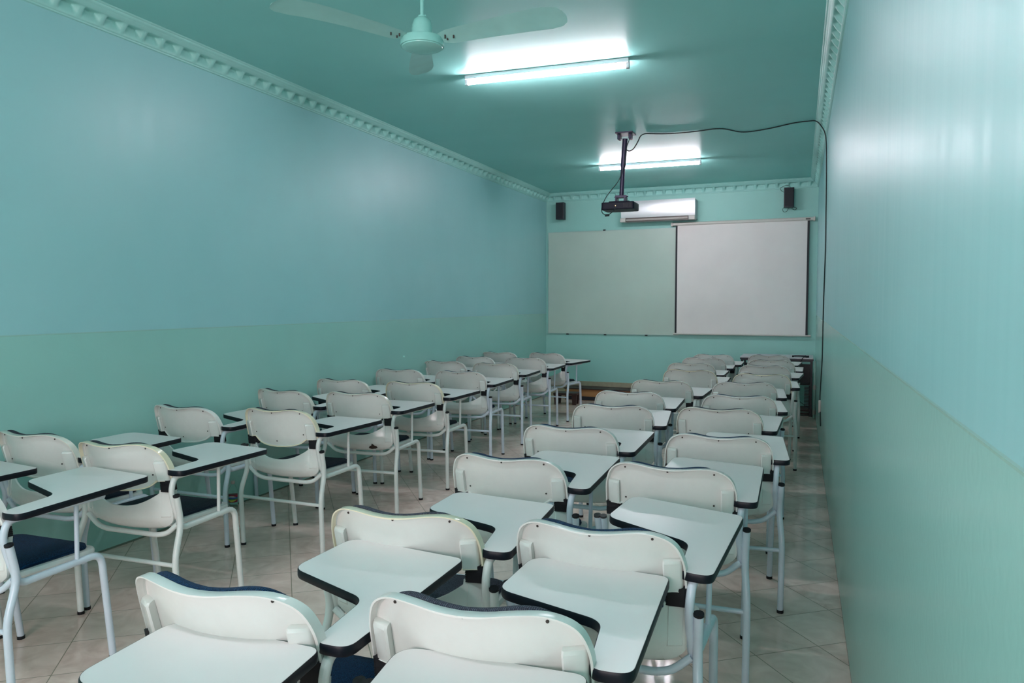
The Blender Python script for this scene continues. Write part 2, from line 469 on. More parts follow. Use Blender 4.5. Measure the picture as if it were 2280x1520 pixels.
# ------------------------------------------------------------------ ceiling fan
fan = thing('ceiling_fan', 'mint ceiling fan with three paddle blades hanging from the ceiling', 'fan', (-1.8, 3.33, 0))
m = MB(); m.lathe([(.045, CEIL - .045), (.055, CEIL - .03), (.06, CEIL)], seg=24); m.build('canopy', M_FAN, fan)
m = MB(); m.tube([(0, 0, 2.84), (0, 0, CEIL - .03)], .0095); m.build('downrod', M_FAN, fan)
m = MB(); m.lathe([(.052, 2.765), (.0525, 2.79), (.049, 2.815), (.042, 2.836), (.030, 2.846), (.020, 2.852), (.020, 2.858)], seg=40)
m.tube([(-.022, 0, 2.858), (.022, 0, 2.858)], .004, seg=8)
m.build('motor_cover', M_FAN, fan)
m = MB(); m.lathe([(.050, 2.748), (.051, 2.765)], seg=40); m.build('gap_ring', M_BLK, fan)
m = MB(); m.lathe([(.0, 2.692), (.05, 2.693), (.085, 2.698), (.099, 2.704), (.1005, 2.709), (.1075, 2.7095), (.108, 2.743), (.104, 2.7485), (.06, 2.752), (.0, 2.753)], seg=56)
hub = m.build('hub', M_FAN, fan)
for a, lift, tw in ((-2, .0, .36), (119.5, .085, .30), (240.5, .0, -.14)):
    A = radians(a); m = MB()
    stations = [(.10, .030, .0), (.15, .047, .0), (.24, .052, .004), (.36, .057, .008), (.48, .063, .010), (.58, .068, .010), (.66, .070, .006), (.72, .060, .002), (.748, .036, -.002), (.755, .012, -.003)]
    rr = []
    for r, hw, dz in stations:
        sw = -.012 * max(0, (r - .35) / .40) ** 2       # swept tip
        ring = []
        for s, zz in ((-1, 0), (-.4, 0.004), (.4, 0.004), (1, 0), (.4, .0015), (-.4, .0015)):
            y = s * hw + sw; z = 2.738 + dz + zz - y * tw + lift * r
            ring.append((r * cos(A) - y * sin(A), r * sin(A) + y * cos(A), z))
        rr.append(ring)
    m.rings(rr); bl = m.build('blade', M_BLADE, fan)
    m = MB()
    for r, y in ((.135, .012), (.135, -.012), (.175, 0)):
        m.lathe([(.004, 2.728), (.004, 2.7505)], (r * cos(A) - y * sin(A), r * sin(A) + y * cos(A), 0), 8)
    m.build('bolt', M_SCREW, bl)

# ------------------------------------------------------------------ board wall
def onb(x, off=0.0): return yb(x) - off
bw = radians(-1.516)                                      # slant of the board wall
wb = thing('whiteboard', 'long blank grey-green board with thin frame on the far wall', 'board', (-2.80, onb(-2.80), 0), bw)
m = MB(); m.box((-.99, -.020, .985), (1.02, -.004, 2.535)); m.build('board_panel', M_BOARD, wb, smooth=False)
m = MB()
for a, b in (((-.995, -.024, .978), (1.02, -.004, .987)), ((-.995, -.024, 2.533), (1.02, -.004, 2.541)), ((-.997, -.024, .978), (-.988, -.004, 2.541))): m.box(a, b)
m.build('board_frame', M_ALU, wb, smooth=False)
for x, z in ((-.68, .972), (-.08, .972), (.55, .972), (-.10, 2.545)):
    m = MB(); m.box((x - .018, -.030, z - .008), (x + .018, -.002, z + .008)); m.build('board_clip', M_BLK, wb, bevel=.003)

ps = thing('projection_screen', 'white pull-down projection screen with black side borders on the far wall', 'screen', (-.92, onb(-.92), 0), bw)
m = MB(); m.tube([(-.95, -.05, 2.585), (.945, -.05, 2.585)], .024, seg=20)
m.build('roller_case', M_CASE, ps)
for x in (-.958, .953):
    m = MB(); m.prism([(x - .012, -.078), (x + .012, -.078), (x + .012, -.002), (x - .012, -.002)], 2.556, 2.612); m.build('end_bracket', M_CASE, ps, bevel=.004)
m = MB(); m.box((.845, -.077, 2.575), (.905, -.072, 2.592)); m.build('maker_plate', M_VENT, ps, smooth=False)
m = MB()
def scr(x0, x1, mi):
    def fn(u, v):
        x = x0 + (x1 - x0) * u; z = 2.565 - (2.565 - 1.012) * v
        y = -.055 + .006 * sin((x - z * .35) * 9) * max(0, (x + .2)) * v + .004 * sin(x * 5) * v
        return (x, y, z)
    m.grid(40, 30, fn, mi)
scr(-.905, -.878, 1); scr(-.878, .868, 0); scr(.868, .895, 1)
so = m.build('screen_fabric', [M_SCREEN, M_BORDER], ps, angle=80)
md = so.modifiers.new('solid', 'SOLIDIFY'); md.thickness = .0015
m = MB(); m.tube([(-.925, -.055, 1.004), (.935, -.055, 1.004)], .011, seg=12); m.build('bottom_bar', M_CASE, ps)

ac = thing('air_conditioner', 'silver-fronted wall air conditioner high on the far wall beside the projector', 'air conditioner', (-2.06, onb(-2.06), 0), bw)
m = MB(); m.box((-.535, -.19, 2.634), (.535, -.002, 2.925)); m.build('housing', M_ACW, ac, bevel=.015)
m = MB()
def acf(u, v):
    x = -.533 + 1.066 * u; z = 2.690 + .237 * v
    return (x, -.200 - .012 * (1 - (2 * v - 1) ** 2) - .0 * x, z)
m.grid(24, 12, acf)
o = m.build('front_panel', M_ACF, ac); md = o.modifiers.new('solid', 'SOLIDIFY'); md.thickness = .012; md.offset = 1
m = MB(); m.box((-.47, -.200, 2.630), (.44, -.186, 2.688)); m.build('air_outlet', M_VENT, ac, smooth=False)
m = MB(); m.box((-.46, -.208, 2.645), (.43, -.196, 2.671)); m.build('louvre', M_PIVORY, ac, bevel=.003)
for x in (-.51, .49):
    m = MB(); m.box((x - .04, -.206, 2.631), (x + .04, -.15, 2.688)); m.build('end_cap', M_CASE, ac, bevel=.006)
m = MB(); m.box((-.055, -.2145, 2.796), (.0, -.2125, 2.803)); m.build('badge', M_ACW, ac, smooth=False)

def speaker(x, z0, z1, lab, cables, rz):
    t = thing('loudspeaker', lab, 'speaker', (x, onb(x), 0), bw + rz, 'black wall loudspeakers')
    m = MB(); m.prism([(-.02, -.05), (.02, -.05), (.02, -.001), (-.02, -.001)], z0 + .08, z0 + .14); m.build('wall_bracket', M_SPK, t, bevel=.003)
    m = MB(); m.prism(fillet2([(-.066, -.17, .012), (.066, -.17, .012), (.056, -.045, .012), (-.056, -.045, .012)], 4), z0, z1); m.build('cabinet', M_SPK, t, angle=30)
    m = MB(); m.box((-.055, -.176, z0 + .02), (.055, -.169, z1 - .015)); m.build('grille', M_BORDER, t, bevel=.004)
    if cables:
        for pts in ([(-.03, -.06, z0 + .03), (-.08, -.05, z0 - .01), (-.06, -.03, z0 - .055), (-.01, -.03, z0 - .04), (.0, -.06, z0 + .01)],
                    [(.02, -.06, z0 + .02), (.07, -.05, z0 + .01), (.11, -.03, z0 + .0), (.09, -.03, z0 - .03), (.04, -.06, z0 - .01)],
                    [(-.04, -.06, z1 - .06), (-.10, -.03, z1 - .02), (-.11, -.02, z1 + .02), (-.03, -.05, z1 + .05), (.02, -.06, z1 + .03), (.02, -.06, z1 - .02)]):
            m = MB(); m.tube(pts, .003, bend=.04, seg=6); m.build('cable', M_CABLE, t)
    return t
speaker(-3.56, 2.722, 2.975, 'black loudspeaker in the far left corner above the grey-green board', False, .0)
speaker(-.305, 2.742, 3.005, 'black loudspeaker with loose cables on the wall above the projection screen', True, .1)

# platform and skirting under the board
sk = MB(); sk.prism([(-3.80, onb(-3.80, .012)), (-1.12, onb(-1.12, .012)), (-1.12, onb(-1.12)), (-3.80, onb(-3.80))], 0, .25)
o = sk.build('baseboard_front', M_BEIGE, smooth=False); struct(o)
pf = thing('platform', 'low brown wooden platform with dark toe slot below the board', 'platform', (-2.3, 10.86, 0), bw)
m = MB(); m.box((-1.10, -.17, .0), (1.15, .18, .165)); m.build('wooden_front', M_WOOD, pf, smooth=False)
m = MB(); m.box((-1.12, -.185, .165), (1.16, .18, .182)); m.build('nosing', M_DKWOOD, pf, bevel=.004)
m = MB(); m.prism([(p[0], p[1]) for p in [(-1.09, 0), (-.02, 0), (-.0, .012), (-.02, .04), (-.06, .056), (-1.09, .056)]], 0, .004)
o = m.build('toe_slot', M_BORDER, pf, smooth=False)
o.rotation_euler = (pi / 2, 0, 0); o.location = (0, -.1705, .006)
st = thing('footstool', 'small dark red wooden stool under the far left desks', 'stool', (-3.23, 10.25, 0), .1)
m = MB(); m.box((-.17, -.12, .14), (.17, .12, .17)); m.build('stool_top', M_DKWOOD, st, bevel=.004)
for sx in (-1, 1):
    for sy in (-1, 1):
        m = MB(); m.rings([[(sx * .13 + a * .024, sy * .085 + b * .024, 0) for a, b in ((-1, -1), (1, -1), (1, 1), (-1, 1))],
                           [(sx * .13 + a * .036, sy * .085 + b * .032, .14) for a, b in ((-1, -1), (1, -1), (1, 1), (-1, 1))]])
        m.build('stool_leg', M_DKWOOD, st, smooth=False)

# ------------------------------------------------------------------ teacher's desk at the far right
td = thing('computer_desk', 'dark steel computer desk with grey top in the far right corner', 'desk', (-.395, 10.50, 0), 0)
m = MB(); m.prism(fillet2([(-.445, -.27, .01), (.445, -.27, .01), (.445, .30, .01), (-.445, .30, .01)], 3), .735, .752); m.build('desktop', M_TABLE, td, smooth=False)
m = MB(); m.box((-.448, -.276, .715), (.448, -.268, .737)); m.box((-.44, -.26, .70), (.44, -.235, .735)); m.build('edge_strip', M_DESKF, td, smooth=False)
for x in (-.425, .425):
    m = MB(); m.box((x - .014, -.25, .02), (x + .014, -.20, .715)); m.box((x - .014, .22, .02), (x + .014, .26, .715)); m.box((x - .02, -.27, 0), (x + .02, .28, .035)); m.build('side_frame', M_DESKF, td, bevel=.004)
for a, b, zz in ((.10, .41, .38), (-.41, -.30, .45)):
    m = MB(); m.box((a, -.05, zz), (b, -.035, .655)); m.build('modesty_panel', M_DESKF, td, smooth=False)
m = MB()
for k in range(15): m.box((.345, -.24, .110 + k * .0185), (.411, -.225, .119 + k * .0185))
m.box((.398, -.21, .09), (.411, -.18, .39)); m.build('slotted_bracket', M_DESKF, td, smooth=False)
m = MB(); m.box((.05, -.20, .055), (.41, .20, .075)); m.box((.05, -.21, .02), (.41, -.19, .035)); m.build('foot_shelf', M_DKWOOD, td, smooth=False)
mc = MB(); mc.tube([(-.20, 10.33, .765), (-.13, 10.31, .770), (-.04, 10.30, .768)], .009, seg=8)
mc.tube([(-.045, 10.30, .768), (-.03, 10.28, .762), (-.005, 10.29, .765)], .014, seg=8)
mc.tube([(-.205, 10.33, .762), (-.185, 10.33, .762)], .013, seg=8)
gn = thing('microphone', 'black gooseneck microphone lying on the grey desk top', 'microphone')
mc.build('microphone_body', M_BLK, gn)
m = MB(); m.tube([(-.04, 10.29, .765), (-.075, 10.22, .755), (-.10, 10.195, .70), (-.125, 10.19, .65)], .005, bend=.03, seg=6); m.build('microphone_cord', M_BLK, gn)
td_c = thing('cord_bundle', 'loose dark cords hanging under the computer desk', 'cord')
m = MB(); m.tube([(-.15, 10.46, .38), (.0, 10.43, .40), (.02, 10.43, .42)], .003, seg=6, bend=.03)
m.tube([(-.14, 10.40, .20), (-.05, 10.38, .13), (.0, 10.36, .10)], .003, seg=6, bend=.03)
m.tube([(-.25, 10.35, .006), (-.1, 10.28, .006), (.02, 10.33, .006), (.03, 10.4, .05)], .004, seg=6, bend=.05)
m.build('power_cord', M_CABLE, td_c)
pp = thing('conduit_pipe', 'thin pale green conduit standing against the right wall beside the computer desk', 'pipe', (xr(10.15) - .016, 10.12, 0))
m = MB(); m.tube([(0, 0, 0), (0, 0, .72)], .012, seg=12); m.build('pipe', M_PIPE, pp)
m = MB(); m.lathe([(.016, .36), (.016, .42)], seg=12); m.lathe([(.017, .05), (.017, .10)], seg=12); m.build('coupling', M_PIVORY, pp)

# ------------------------------------------------------------------ projector on its pole
pj = thing('ceiling_projector', 'black projector hanging from the ceiling on a dark pole', 'projector', (-1.785, 7.42, 0), .0)
m = MB(); m.box((-.035, -.09, CEIL - .012), (.135, .08, CEIL)); m.build('ceiling_plate', M_POLE, pj, smooth=False)
for x in (-.012, .10):
    m = MB(); m.box((x - .014, -.04, CEIL - .062), (x + .014, .04, CEIL - .010)); m.build('plate_bracket', M_POLE, pj, bevel=.006)
m = MB(); m.tube([(.045, 0, CEIL - .055), (.026, 0, 2.80)], .026, seg=16); m.build('pole', M_POLE, pj)
m = MB(); m.tube([(.026, 0, 2.82), (.012, 0, 2.52)], .022, seg=16); m.build('pole_sleeve', M_POLE, pj)
m = MB(); m.box((-.045, -.03, 2.497), (.065, .03, 2.522))
m.box((-.042, -.05, 2.44), (-.026, .05, 2.50)); m.box((.046, -.05, 2.44), (.062, .05, 2.50)); m.box((-.042, -.02, 2.462), (.062, .02, 2.468))
m.tube([(-.06, 0, 2.510), (.08, 0, 2.510)], .006, seg=8)
m.build('swivel_bracket', M_POLE, pj, smooth=False, bevel=.004)
body = MB()
body.prism(fillet2([(-.165, -.125, .025), (.165, -.125, .025), (.165, .125, .03), (-.165, .125, .03)], 5), 2.372, 2.446)
pb = body.build('projector_body', M_PROJ, pj, bevel=.008)
m = MB(); m.prism(fillet2([(-.10, -.09, .02), (.11, -.09, .02), (.11, .09, .02), (-.10, .09, .02)], 4), 2.446, 2.458); m.build('top_cover', M_PROJ, pj, bevel=.004)
m = MB()
for k in range(6): m.box((.06 + k * .014, -.128, 2.39), (.067 + k * .014, -.124, 2.43))
m.build('vent_grille', M_BORDER, pb, smooth=False)
m = MB(); m.lathe([(.03, 0), (.034, .01), (.030, .02)], seg=20)
o = m.build('lens', M_BORDER, pb); o.location = (.06, .125, 2.408); o.rotation_euler = (-pi / 2, 0, 0)
m = MB(); m.box((-.022, -.1285, 2.404), (-.014, -.1245, 2.412)); m.build('status_light', M_LED, pb, smooth=False)
m = MB(); m.tube([(-.015, -.13, 2.385), (-.03, -.16, 2.35), (-.09, -.15, 2.312), (-.15, -.13, 2.335), (-.168, -.10, 2.39), (-.14, -.05, 2.50), (-.08, -.035, 2.58), (-.01, -.03, 2.66), (.045, -.035, 2.80), (.060, -.030, 2.93), (.065, -.025, 2.99), (.09, -.02, 3.06), (.10, -.03, 3.08)], .0042, bend=.05, seg=8)
m.tube([(-.075, -.152, 2.316), (-.115, -.148, 2.314)], .012, seg=10)
m.build('projector_cord', M_CABLE, pj)

m = MB()
cz = CEIL - .006
m.tube([(-1.722, 7.39, 2.965), (-1.69, 7.385, 2.945), (-1.65, 7.39, 2.965), (-1.61, 7.40, 3.03), (-1.59, 7.43, 3.10), (-1.55, 7.47, cz), (-1.378, 7.56, cz), (-1.12, 7.58, cz), (-.83, 7.50, cz), (-.649, 7.80, cz), (-.412, 7.72, cz), (-.164, 7.54, cz),
        (.01, 7.50, cz - .004), (.045, 7.46, 3.085), (.095, 7.43, 3.0), (.108, 7.42, 2.90), (xr(7.4) - .007, 7.40, 2.6), (xr(7.3) - .007, 7.30, 2.2), (xr(7.2) - .007, 7.22, 1.905), (xr(7.4) - .007, 7.40, 1.60),
        (xr(7.5) - .007, 7.50, 1.30), (xr(7.5) - .007, 7.49, .93), (xr(7.8) - .007, 7.80, .70), (xr(8) - .007, 8.06, .52), (xr(7.8) - .007, 7.90, .40), (xr(7.62) - .007, 7.62, .29)], .0052, bend=.12, seg=8)
cb = m.build('wall_cable', M_CABLE); tag(cb, 'long dark cable running from projector over the ceiling and down the right wall', 'cable')
m = MB(); m.box((xr(7.9) - .022, 7.86, .38), (xr(7.9) - .001, 7.90, .50)); o = m.build('cable_sleeve', M_CASE, cb, bevel=.004)

# ------------------------------------------------------------------ bottle by the left wall
bt = thing('water_bottle', 'small clear plastic water bottle with red label standing by left wall', 'bottle', (-3.735, 4.10, 0))
m = MB(); m.lathe([(.0, .002), (.026, .0), (.030, .008), (.031, .06), (.0295, .065), (.0295, .112), (.031, .118), (.029, .14), (.020, .165), (.012, .182), (.012, .192), (.0, .192)], seg=24); m.build('bottle_body', M_GLASSY, bt)
m = MB(); m.lathe([(.0302, .060), (.0302, .112)], seg=24); m.build('bottle_label', M_LABEL, bt)
m = MB(); m.lathe([(.014, .186), (.0145, .188), (.0145, .204), (.013, .206)], seg=16); m.build('bottle_cap', M_BCAP, bt)

# ------------------------------------------------------------------ tablet-arm chair (faces +y, tablet on its right)
KX = 1.25
def fy(x, z): return -.031 - .27 * (z - .648) + KX * x * x
def dense(pts, step):
    out = []; n = len(pts)
    for i in range(n):
        a = Vector(pts[i]); b = Vector(pts[(i + 1) % n]); k = max(1, int((b - a).length / step))
        for j in range(k): out.append(tuple(a + (b - a) * j / k))
    return out
half = [(0, .829, 0), (.05, .831, .03), (.115, .839, .05), (.175, .837, .04), (.228, .806, .05), (.250, .745, .04), (.251, .658, .006), (.190, .664, .008), (.176, .655, .015), (.145, .632, .03), (.085, .617, .03)]
def mirror_outline(h): return h + [(0, .612, 0)] + [(-x, z, r) for x, z, r in reversed(h[1:])]
UP = dense(fillet2(mirror_outline(half), 5), .012)
def rimdepth(x, z):
    d = .027
    if z < .66 and abs(x) < .188: d = .006
    elif z < .70 and abs(x) < .188: d = .006 + .021 * (z - .66) / .04
    return d
def upper_shell():
    m = MB(); c = Vector((0, .73))
    def pt(p, inset, scale, dy):
        v = Vector(p) - c; L = v.length; q = c + v * ((L - inset) / L * scale)
        return q.x, q.y, dy
    rear = []
    spec = [(.0, 1, 1.0), (.0050, 1, 1.0), (.0064, 1, .75), (.0078, 1, .35), (.0098, 1, .1), (.0135, 1, 0), (.0135, .85, 0), (.012, .65, 0), (.012, .4, 0), (.012, .15, 0)]
    def ring(inset, sc, k, front=False):
        out = []
        for p in UP:
            x, z, _ = pt(p, inset, sc, 0)
            y = fy(x, z) + (.007 if front else -rimdepth(p[0], p[1]) * k)
            out.append((x, y, z))
        return out
    n = len(UP); R = [ring(*s) for s in spec]
    m.rings(R[3:], True, False, True, 0)
    m.rings(R[:4], True, False, False, 1)
    F = [R[0], [(x * 1.0, fy(x, z) + .003, z) for x, y, z in R[0]], ring(.003, 1, 0, True), ring(.02, .85, 0, True), ring(.02, .5, 0, True), ring(.02, .15, 0, True)]
    m.rings(F[:3], True, False, False, 1)
    m.rings(F[2:], True, False, True, 0)
    # socket bosses over the uprights
    for s in (-1, 1):
        rr = []
        for z, g in ((.661, 0), (.745, 0), (.753, .006), (.756, .016)):
            ring_ = []
            for x, d in ((.192, .0), (.192, .020), (.197, .026), (.234, .026), (.239, .020), (.239, .0)):
                ring_.append((s * x, fy(x, z) - max(d - g, -.002 if d == 0 else 0), z))
            rr.append(ring_)
        m.rings(rr, False, False, False, 0)
        m.f.append(tuple(range(len(m.v) - 6, len(m.v)))); m.m.append(0)
        m.f.append(tuple(range(len(m.v) - 24, len(m.v) - 18))); m.m.append(0)
    return m
PADH = [(0, .829, 0), (.05, .832, .03), (.110, .841, .05), (.148, .838, .04), (.190, .813, .05), (.222, .750, .04), (.205, .690, .03), (.150, .655, .03), (.08, .635, .03)]
def back_pad():
    o = dense(fillet2(PADH + [(0, .632, 0)] + [(-x, z, r) for x, z, r in reversed(PADH[1:])], 5), .014)
    m = MB(); c = Vector((0, .74)); R = []
    for inset, sc, dy in ((.003, 1, .0065), (.0, 1, .013), (.0, 1, .022), (.003, 1, .030), (.010, 1, .035), (.022, .9, .038), (.022, .6, .040), (.022, .2, .041)):
        ring = []
        for p in o:
            v = Vector(p) - c; L = v.length; q = c + v * ((L - inset) / L * sc); ring.append((q.x, fy(q.x, q.y) + dy, q.y))
        R.append(ring)
    m.rings(R); return m
def lower_y(x, z):
    t = z
    pts = [(.430, .035), (.445, .0), (.462, -.022), (.49, -.038), (.53, -.040), (.57, -.034), (.625, -.028)]
    for i in range(len(pts) - 1):
        if t <= pts[i + 1][0] or i == len(pts) - 2:
            a, b = pts[i], pts[i + 1]; k = (t - a[0]) / (b[0] - a[0]); k = max(0, k); p = a[1] + (b[1] - a[1]) * min(k, 1); break
    return p + 1.10 * x * x
def seat_shell():
    m = MB()
    def zt(x):
        a = abs(x)
        return .622 if a >= .188 else .548 + .060 * (a / .188) ** 2.4
    def zb(x):
        a = abs(x)
        return .436 if a < .12 else .436 + .075 * (1 - sqrt(max(0, 1 - ((a - .12) / .131) ** 2)))
    xs = [-.250, -.2485, -.245, -.235, -.22, -.205, -.192, -.188, -.1875]
    xs += [-.1875 + .375 * k / 26 for k in range(1, 26)] + [-x for x in reversed(xs)]
    nz = 14
    def face(off, x, k):
        z = zb(x) + (zt(x) - zb(x)) * k / nz
        # rolled lip at the sides and the top edge
        e = max(0, (abs(x) - .243) / .007); 
        return (x, lower_y(x, z) + off - .008 * e * (off == 0), z)
    R = []
    for x in xs:
        ring = [face(0, x, k) for k in range(nz + 1)] + [face(.009, x, k) for k in range(nz, -1, -1)]
        R.append(ring)
    m.rings(R, True, True, True, 0)
    # moulded panel on each upright
    for s in (-1, 1):
        rr = []
        for z in (.500, .506, .612, .616):
            d = .004 if z in (.506, .612) else -.001
            rr.append([(s * x, lower_y(x, z) - dd, z) for x, dd in ((.198, -.001), (.202, d), (.238, d), (.241, -.001))])
        m.rings(rr, False, False, False, 0)
    # seat tray
    out = fillet2([(-.225, .04, .06), (.225, .04, .06), (.228, .43, .06), (-.228, .43, .06)], 6)
    def off(o, d): 
        c = Vector((0, .24)); r = []
        for p in o:
            v = Vector(p) - c; r.append(tuple(c + v * (1 - d / v.length)))
        return r
    rr = []
    for d, z in ((.03, .440), (.008, .443), (.0, .452), (.0, .462), (.004, .468), (.016, .469), (.04, .467)):
        rr.append([(x, y, z - .10 * (y - .24) * (0.25)) for x, y in off(out, d)])
    m.rings(rr)
    return m
def seat_pad():
    out = dense(fillet2([(-.205, .06, .07), (.205, .06, .07), (.208, .415, .07), (-.208, .415, .07)], 6), .03)
    c = Vector((0, .24)); rr = []; m = MB()
    for d, z in ((.004, .466), (.0, .472), (.003, .482), (.015, .489), (.06, .493), (.12, .494)):
        ring = []
        for p in out:
            v = Vector(p) - c; q = c + v * max(.05, 1 - d / v.length); ring.append((q.x, q.y, z - .025 * (q.y - .24) - .006 * (1 if d > .01 else 0) * cos(q.x * 8)))
        rr.append(ring)
    m.rings(rr); return m

TAB = [(.325, .585, .030), (-.070, .622, .060), (-.080, .345, .045), (.216, .238, .045), (.238, .0, .035), (.325, .004, .035)]
def tablet_parts(parent):
    out = fillet2(TAB, 9)
    c = Vector((.17, .42))
    m = MB(); n = len(out)
    m.prism(out, .7105, .7225, 0, 0, 0)
    t = m.build('tablet', M_LAM, parent, smooth=False)
    # black band around it: built as an offset ring
    def offs(d):
        r = []
        for i in range(n):
            a = Vector(out[i - 1]); b = Vector(out[i]); e = Vector(out[(i + 1) % n])
            t1 = (b - a); t2 = (e - b)
            if t1.length < 1e-7: t1 = t2
            if t2.length < 1e-7: t2 = t1
            tt = (t1.normalized() + t2.normalized()).normalized(); nn = Vector((tt.y, -tt.x))
            r.append(tuple(b + nn * d))
        return r
    A = sum(out[i][0] * out[(i + 1) % n][1] - out[(i + 1) % n][0] * out[i][1] for i in range(n))
    sg = 1 if A > 0 else -1
    m = MB(); rr = []
    for d, z in ((-.002, .6985), (.0015, .6985), (.003, .702), (.003, .7185), (.0012, .7222), (.0002, .7222), (.0002, .7210)):
        rr.append([(x, y, z) for x, y in offs(sg * d)])
    m.rings(rr, True, False, False)
    eb = m.build('edge_band', M_EDGE, t, angle=60)
    m = MB(); m.prism(out, .6990, .7104); m.build('underside', M_UNDER, t, smooth=False)
    return t
def make_chair():
    root = thing('tablet_chair', '', 'chair')
    P = {}
    P['seat'] = seat_shell().build('seat_shell', M_PLW, root, angle=35)
    P['pad'] = seat_pad().build('seat_pad', M_NAVY, root)
    P['back'] = upper_shell().build('backrest', [M_PLW, M_PLW], root, angle=35)
    P['bpad'] = back_pad().build('back_pad', M_NAVY, root)
    for sx in (-1, 0, 1):
        for z in ((.814, .690) if sx else (.8155, .648)):
            x = sx * .1667; y = fy(x, z)
            m = MB(); m.lathe([(.0037, 0), (.0037, .002), (.0026, .003)], (0, 0, 0), 8)
            o = m.build('screw', M_SCREW, P['back']); o.location = (x, y + .0002, z); o.rotation_euler = (pi / 2, 0, 0)
    for s in (-1, 1):
        m = MB(); rr = []
        for k, z in enumerate((.615, .620, .6235, .627, .6305, .634, .6375, .641, .6445, .648, .668)):
            g = .0015 if k % 2 else 0
            rr.append([(s * .2205 + x * (1 - g / .03), .030 + y * (1 - g / .03) - .10 * (z - .64), z) for x, y in fillet2([(-.029, -.024, .008), (.029, -.020, .008), (.029, .024, .008), (-.029, .024, .008)], 3)])
        m.rings(rr); m.build('collar', M_BLK, root)
    TR = .0138
    for s in (-1, 1):
        m = MB(); m.tube([(s * .288, .0, .008), (s * .290, -.014, .335), (s * .277, .040, .474), (s * .2845, .008, .604)], TR, bend=.05, seg=14)
        lg = m.build('rear_leg', M_TUBW, root)
        m = MB(); m.lathe([(.0155, 0), (.0155, .014)], (s * .288, 0, 0), 12); m.build('foot_cap', M_BLK, lg)
        m = MB(); m.tube([(s * .2843, .0088, .601), (s * .2846, .0070, .6085)], .0150, seg=12, bend=0); m.build('end_cap', M_CAPW if s < 0 else M_BLK, lg)
        m = MB(); m.tube([(s * .262, .046, .462), (s * .262, .075, .447), (s * .268, .395, .452), (s * .261, .446, .008)], TR, bend=[.03, .05], seg=14)
        fl = m.build('front_leg', M_TUBW, root)
        m = MB(); m.lathe([(.0155, 0), (.0155, .014)], (s * .261, .446, 0), 12); m.build('foot_cap', M_BLK, fl)
    m = MB(); m.tube([(.262, .052, .462), (.2575, .020, .560), (.2595, .004, .630), (.264, .020, .6855), (.272, .10, .6880), (.284, .40, .6865)], TR * .92, bend=[.05, .03, .03, .03], seg=14)
    P['sup'] = m.build('tablet_support', M_TUBW, root)
    m = MB(); m.tube([(-.262, .052, .462), (-.2575, .020, .560), (-.2595, .006, .604)], TR * .92, bend=.05, seg=14); up = m.build('upright_stub', M_TUBW, root)
    m = MB(); m.tube([(-.2595, .0065, .601), (-.2597, .0045, .6085)], .0140, seg=12, bend=0); m.build('end_cap', M_CAPW, up)
    m = MB(); m.tube([(.2665, .289, .452), (.270, .289, .690)], .0085, seg=10); m.build('tablet_post', M_TUBW, root)
    m = MB(); m.box((.245, .20, .6915), (.305, .24, .6985)); m.box((.245, .30, .6915), (.305, .35, .6985)); m.build('bracket', M_STEEL, root, smooth=False)
    m = MB(); m.tube([(-.262, .035, .470), (-.20, .028, .425), (-.14, .020, .415), (.16, .020, .415), (.21, .028, .425), (.262, .035, .470)], .0115, bend=.04, seg=10); m.build('crossbar', M_TUBW, root)
    m = MB(); m.tube([(-.288, -.009, .2985), (.288, -.009, .2985)], .0095, seg=10); m.build('stretcher', M_TUBW, root)
    m = MB(); m.tube([(-.262, .32, .440), (.262, .32, .440)], .010, seg=10); m.build('seat_rail', M_TUBW, root)
    tablet_parts(root)
    return root
CH = {'L1_0': (-3.499, 1.693, 0.0), 'L1_1': (-3.448, 2.484, 0.031), 'L1_2': (-3.486, 3.457, -0.008), 'L1_3': (-3.506, 4.386, -0.075), 'L1_4': (-3.513, 5.124, 0.028), 'L1_5': (-3.551, 6.093, 0.081), 'L1_6': (-3.612, 7.142, 0.07), 'L1_7': (-3.582, 7.86, -0.0), 'L1_8': (-3.622, 8.683, -0.0), 'L2_0': (-2.87, 1.727, 0.037), 'L2_1': (-2.852, 2.455, 0.037), 'L2_2': (-2.851, 3.522, -0.017), 'L2_3': (-2.875, 4.367, 0.07), 'L2_4': (-2.879, 5.154, 0.029), 'L2_5': (-2.937, 6.122, 0.078), 'L2_6': (-3.0, 7.079, 0.085), 'L2_7': (-2.984, 7.909, 0.067), 'L2_8': (-3.015, 8.75, -0.15), 'R1_0': (-1.205, 0.665, 0.117), 'R1_1': (-1.223, 1.308, 0.02), 'R1_10': (-1.106, 8.636, 0.061), 'R1_11': (-1.068, 9.199, 0.024), 'R1_2': (-1.137, 1.971, 0.087), 'R1_3': (-1.135, 2.816, 0.003), 'R1_4': (-1.118, 3.606, 0.023), 'R1_5': (-1.103, 4.431, 0.13), 'R1_6': (-1.17, 5.175, 0.057), 'R1_7': (-1.095, 5.993, -0.007), 'R1_8': (-1.022, 7.03, 0.041), 'R1_9': (-1.122, 7.805, 0.017), 'R2_0': (-0.607, 0.752, 0.183), 'R2_1': (-0.637, 1.4, 0.053), 'R2_10': (-0.382, 8.556, 0.004), 'R2_11': (-0.44, 9.352, -0.055), 'R2_2': (-0.55, 2.044, -0.035), 'R2_3': (-0.488, 2.867, 0.031), 'R2_4': (-0.391, 3.639, 0.095), 'R2_5': (-0.486, 4.523, -0.017), 'R2_6': (-0.437, 5.254, 0.13), 'R2_7': (-0.468, 6.101, 0.093), 'R2_8': (-0.384, 6.858, 0.074), 'R2_9': (-0.408, 7.796, -0.054)}
NAVY = {'L2_0', 'R1_1', 'R2_2', 'R1_3', 'R2_3', 'R2_4', 'R1_4', 'R2_6', 'L2_5', 'R1_5'}
GREYP = {'R2_1', 'R1_2'}
